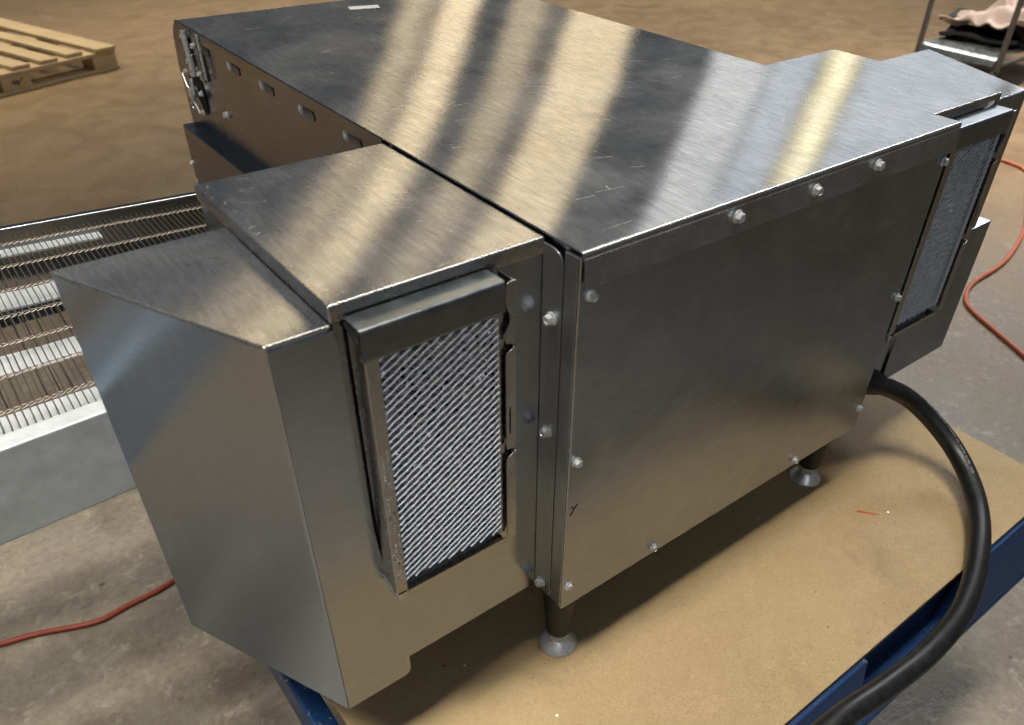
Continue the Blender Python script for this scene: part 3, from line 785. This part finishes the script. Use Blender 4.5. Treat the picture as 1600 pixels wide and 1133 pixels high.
# ------------------------------------------------------------------ pallet
pal = thing('wooden_pallet', 'pale pine wooden pallet lying on the floor behind the oven', 'pallet', (0.3, 4.3, ZF))
pa = math.atan2(4.075 - 3.887, 0.605 - 0.093)
PM = Matrix.Translation((0.605, 4.075, ZF)) @ Matrix.Rotation(pa, 4, 'Z')   # local: -x along the front edge, +y away
def plank(name, x0, x1, y0, y1, z0, z1, parent=None):
    me = MB().box(-(x1 - x0) / 2, (x1 - x0) / 2, -(y1 - y0) / 2, (y1 - y0) / 2, -(z1 - z0) / 2, (z1 - z0) / 2).mesh(name, M['wood'], 0.003)
    return place(name, me, pal, PM @ Matrix.Translation(((x0 + x1) / 2, (y0 + y1) / 2, (z0 + z1) / 2)) @ Matrix.Rotation(random.uniform(-0.006, 0.006), 4, 'Z'))
hz = 0.104
for (y0, y1) in ((0.0, 0.10), (0.45, 0.55), (0.9, 1.0)):
    plank('stringer_board', -1.0, 0.0, y0, y1, hz - 0.034, hz - 0.0175)
    plank('bottom_board', -1.0, 0.0, y0, y1, 0.0, 0.016)
    for (x0, x1) in ((-0.125, -0.005), (-0.56, -0.43), (-0.99, -0.87)):
        plank('block', x0, x1, y0 + 0.002, y1 - 0.002, 0.0165, hz - 0.0345)
x = -0.002
for (wd, gap, sh) in ((0.10, 0.055, -0.010), (0.075, 0.05, 0.012), (0.08, 0.05, 0.006), (0.08, 0.055, 0.010), (0.08, 0.05, 0.0), (0.08, 0.05, 0.01), (0.10, 0.05, 0.0)):
    plank('deck_board', x - wd, x, -0.002 + sh, 1.0 + sh, hz - 0.017, hz)
    x -= wd + gap
ms = MB()
for (a, b) in (((-0.03, 0.0), (-0.012, 0.012)), ((-0.012, 0.012), (-0.018, -0.008)), ((-0.018, -0.008), (0.002, 0.010)), ((0.002, 0.010), (-0.004, -0.012)), ((-0.004, -0.012), (0.018, 0.012)), ((0.018, 0.012), (0.03, 0.014))):
    stroke(ms, [a, b], 0.004, 0.0, 'y')
st = place('painted_mark', ms.mesh('painted_mark', M['ink']), pal, PM @ Matrix.Translation((-0.49, 0.0008, 0.043)))

# ------------------------------------------------------------------ utility cart and what lies on it
uc = thing('utility_cart', 'grey tubular steel utility cart with a worn metal shelf in the far right corner', 'cart', (4.1, 1.6, ZF))
ya, yb2 = 1.440, 1.850; xa, xb = 3.80, 4.55; zs = -0.345
for (x_, y_) in ((xa, ya), (xa, yb2), (xb, ya), (xb, yb2)):
    po = part('post', MB().tube([(x_, y_, ZF + 0.10), (x_, y_, zs), (x_, y_ + 0.002, 0.35)], 0.0135, 14), 'grey_tube', uc, smooth=60)
    part('caster_wheel', MB().tube([(x_, y_ - 0.014, ZF + 0.048), (x_, y_ + 0.014, ZF + 0.048)], 0.048, 20), 'rubber', po, smooth=40)
part('shelf', MB().sheet(fillet([(xb, zs), (xa + 0.01, zs + 0.004), (xa - 0.012, zs - 0.004), (xa - 0.018, zs - 0.030)], [0, 0.02, 0.012, 0]), -0.003, 'y', ya + 0.016, yb2 - 0.016), 'shelf', uc, smooth=50)
part('lower_rail', MB().tube([(xa, ya, zs - 0.062), (xa, yb2, zs - 0.062)], 0.012, 12), 'grey_tube', uc, smooth=60)
for y_ in (ya, yb2):
    part('side_rail', MB().tube([(xa, y_, zs - 0.02), (xb, y_, zs - 0.02)], 0.010, 12), 'grey_tube', uc, smooth=60)
part('handle', MB().tube([(xb, ya, 0.35), (xb, yb2, 0.35)], 0.0135, 12), 'grey_tube', uc, smooth=60)
def slab(name, cx, cy, z, sx, sy, th, rz, label, cat):
    mb = MB(); n = 10; vs = []; 
    for k in (0, 1):
        for j in range(n + 1):
            for i in range(n + 1):
                u = i / n - 0.5; v = j / n - 0.5
                wv = 0.010 * math.sin(u * 7 + cx * 9) + 0.008 * math.cos(v * 8 + u * 3)
                vs.append((u * sx, v * sy, k * th + wv))
    N = (n + 1) ** 2; fs = []
    for j in range(n):
        for i in range(n):
            a = j * (n + 1) + i
            fs += [(N + a, N + a + 1, N + a + n + 2, N + a + n + 1), (a + n + 1, a + n + 2, a + 1, a)]
    ring = [i for i in range(n + 1)] + [(j + 1) * (n + 1) - 1 for j in range(1, n + 1)] + [n * (n + 1) + i for i in range(n - 1, -1, -1)] + [j * (n + 1) for j in range(n - 1, 0, -1)]
    for a, b in zip(ring, ring[1:] + ring[:1]): fs.append((a, b, N + b, N + a))
    mb.add(vs, fs)
    o = place(name, mb.mesh(name, M['rubber'], 0, smooth=50), None, Matrix.Translation((cx, cy, z)) @ Matrix.Rotation(rz, 4, 'Z'))
    return tag(o, label, cat)
slab('rubber_mat', 4.12, 1.70, zs + 0.020, 0.30, 0.36, 0.016, 0.25, 'lower black rubber mat lying flat on the utility cart shelf', 'mat')
slab('rubber_mat', 4.22, 1.72, zs + 0.066, 0.26, 0.44, 0.016, 0.05, 'upper black rubber mat with its end sticking out over the lower one', 'mat')
bl = MB()
for k in range(5):
    bl.tube(smooth_path([(4.05 + 0.03 * k, 1.44 + 0.03 * k, zs + 0.03), (4.10, 1.50 + 0.02 * k, zs + 0.08 + 0.01 * k), (4.2, 1.55, zs + 0.05 + 0.015 * k), (4.3, 1.46, zs + 0.03)], 6), 0.018, 8)
tag(part('hose_coil', bl, 'rubber', smooth=60), 'coil of black hose on the utility cart shelf under the cloth', 'hose')
# draped pink cloth
mb = MB(); nx, ny = 26, 34; vs = []
for j in range(ny + 1):
    for i in range(nx + 1):
        u = i / nx - 0.5; v = j / ny - 0.5
        hgt = 0.105 * math.exp(-((v + 0.08) / 0.30) ** 2) * math.exp(-(u / 0.42) ** 2)
        fold = 0.014 * math.sin(u * 16 + v * 7) + 0.010 * math.sin(v * 21 - u * 9) + 0.006 * math.sin(u * 33 + v * 17)
        vs.append((4.14 + u * 0.30 + 0.03 * math.sin(v * 9), 1.655 + v * 0.40 + 0.03 * math.sin(u * 11), zs + 0.082 + hgt + fold + 0.10 * max(0, -v - 0.2)))
fs = [(j * (nx + 1) + i, j * (nx + 1) + i + 1, (j + 1) * (nx + 1) + i + 1, (j + 1) * (nx + 1) + i) for j in range(ny) for i in range(nx)]
mb.add(vs, fs)
clo = part('cloth', mb, 'cloth', smooth=80)
sm = clo.modifiers.new('thick', 'SOLIDIFY'); sm.thickness = 0.006
tag(clo, 'crumpled pale pink cloth heaped on the black mats of the utility cart', 'cloth')

# ------------------------------------------------------------------ bits on the board
def chip(x, y, s, mat, label, cat, name):
    mb = MB(); n = 6
    top = [(x + s * 0.6 * math.cos(a) * random.uniform(.6, 1), y + s * 0.6 * math.sin(a) * random.uniform(.6, 1), ZB + s * 0.5) for a in [2 * math.pi * i / n for i in range(n)]]
    bot = [(x + s * math.cos(a) * random.uniform(.8, 1.1), y + s * math.sin(a) * random.uniform(.8, 1.1), ZB + 0.0002) for a in [2 * math.pi * i / n for i in range(n)]]
    mb.add(bot + top, [tuple(range(n - 1, -1, -1)), tuple(range(n, 2 * n))] + [(i, (i + 1) % n, n + (i + 1) % n, n + i) for i in range(n)])
    return tag(part(name, mb, mat), label, cat, 'bits of debris on the board')
chip(0.324, 0.019, 0.0013, 'alu', 'tiny bright metal chip on the board nearest the right leg', 'chip', 'metal_chip')
chip(0.461, -0.069, 0.0017, 'alu', 'tiny bright metal chip beside the red crayon mark', 'chip', 'metal_chip')
chip(-0.033, -0.038, 0.0017, 'paper', 'tiny white crumb at the bottom edge of the picture', 'crumb', 'white_crumb')
chip(-0.072, 0.060, 0.0014, 'paper', 'tiny white crumb left of the near leg beside a black one', 'crumb', 'white_crumb')
chip(-0.088, 0.072, 0.0015, 'ink', 'tiny black crumb on the board in the shadow left of the near leg', 'crumb', 'black_crumb')
ls = thing('loose_screw', 'small loose silver screw standing under the lowest corner of the slanted hood', 'screw', (-0.1815, 0.0905, ZB))
part('screw_body', MB().lathe([(0.0036, ZB + 0.0002), (0.0036, ZB + 0.0016), (0.0016, ZB + 0.0024), (0.0015, ZB + 0.0085), (0.0004, ZB + 0.0110)], 12, (-0.1815, 0.0905, 0)), 'zinc', ls, smooth=40)
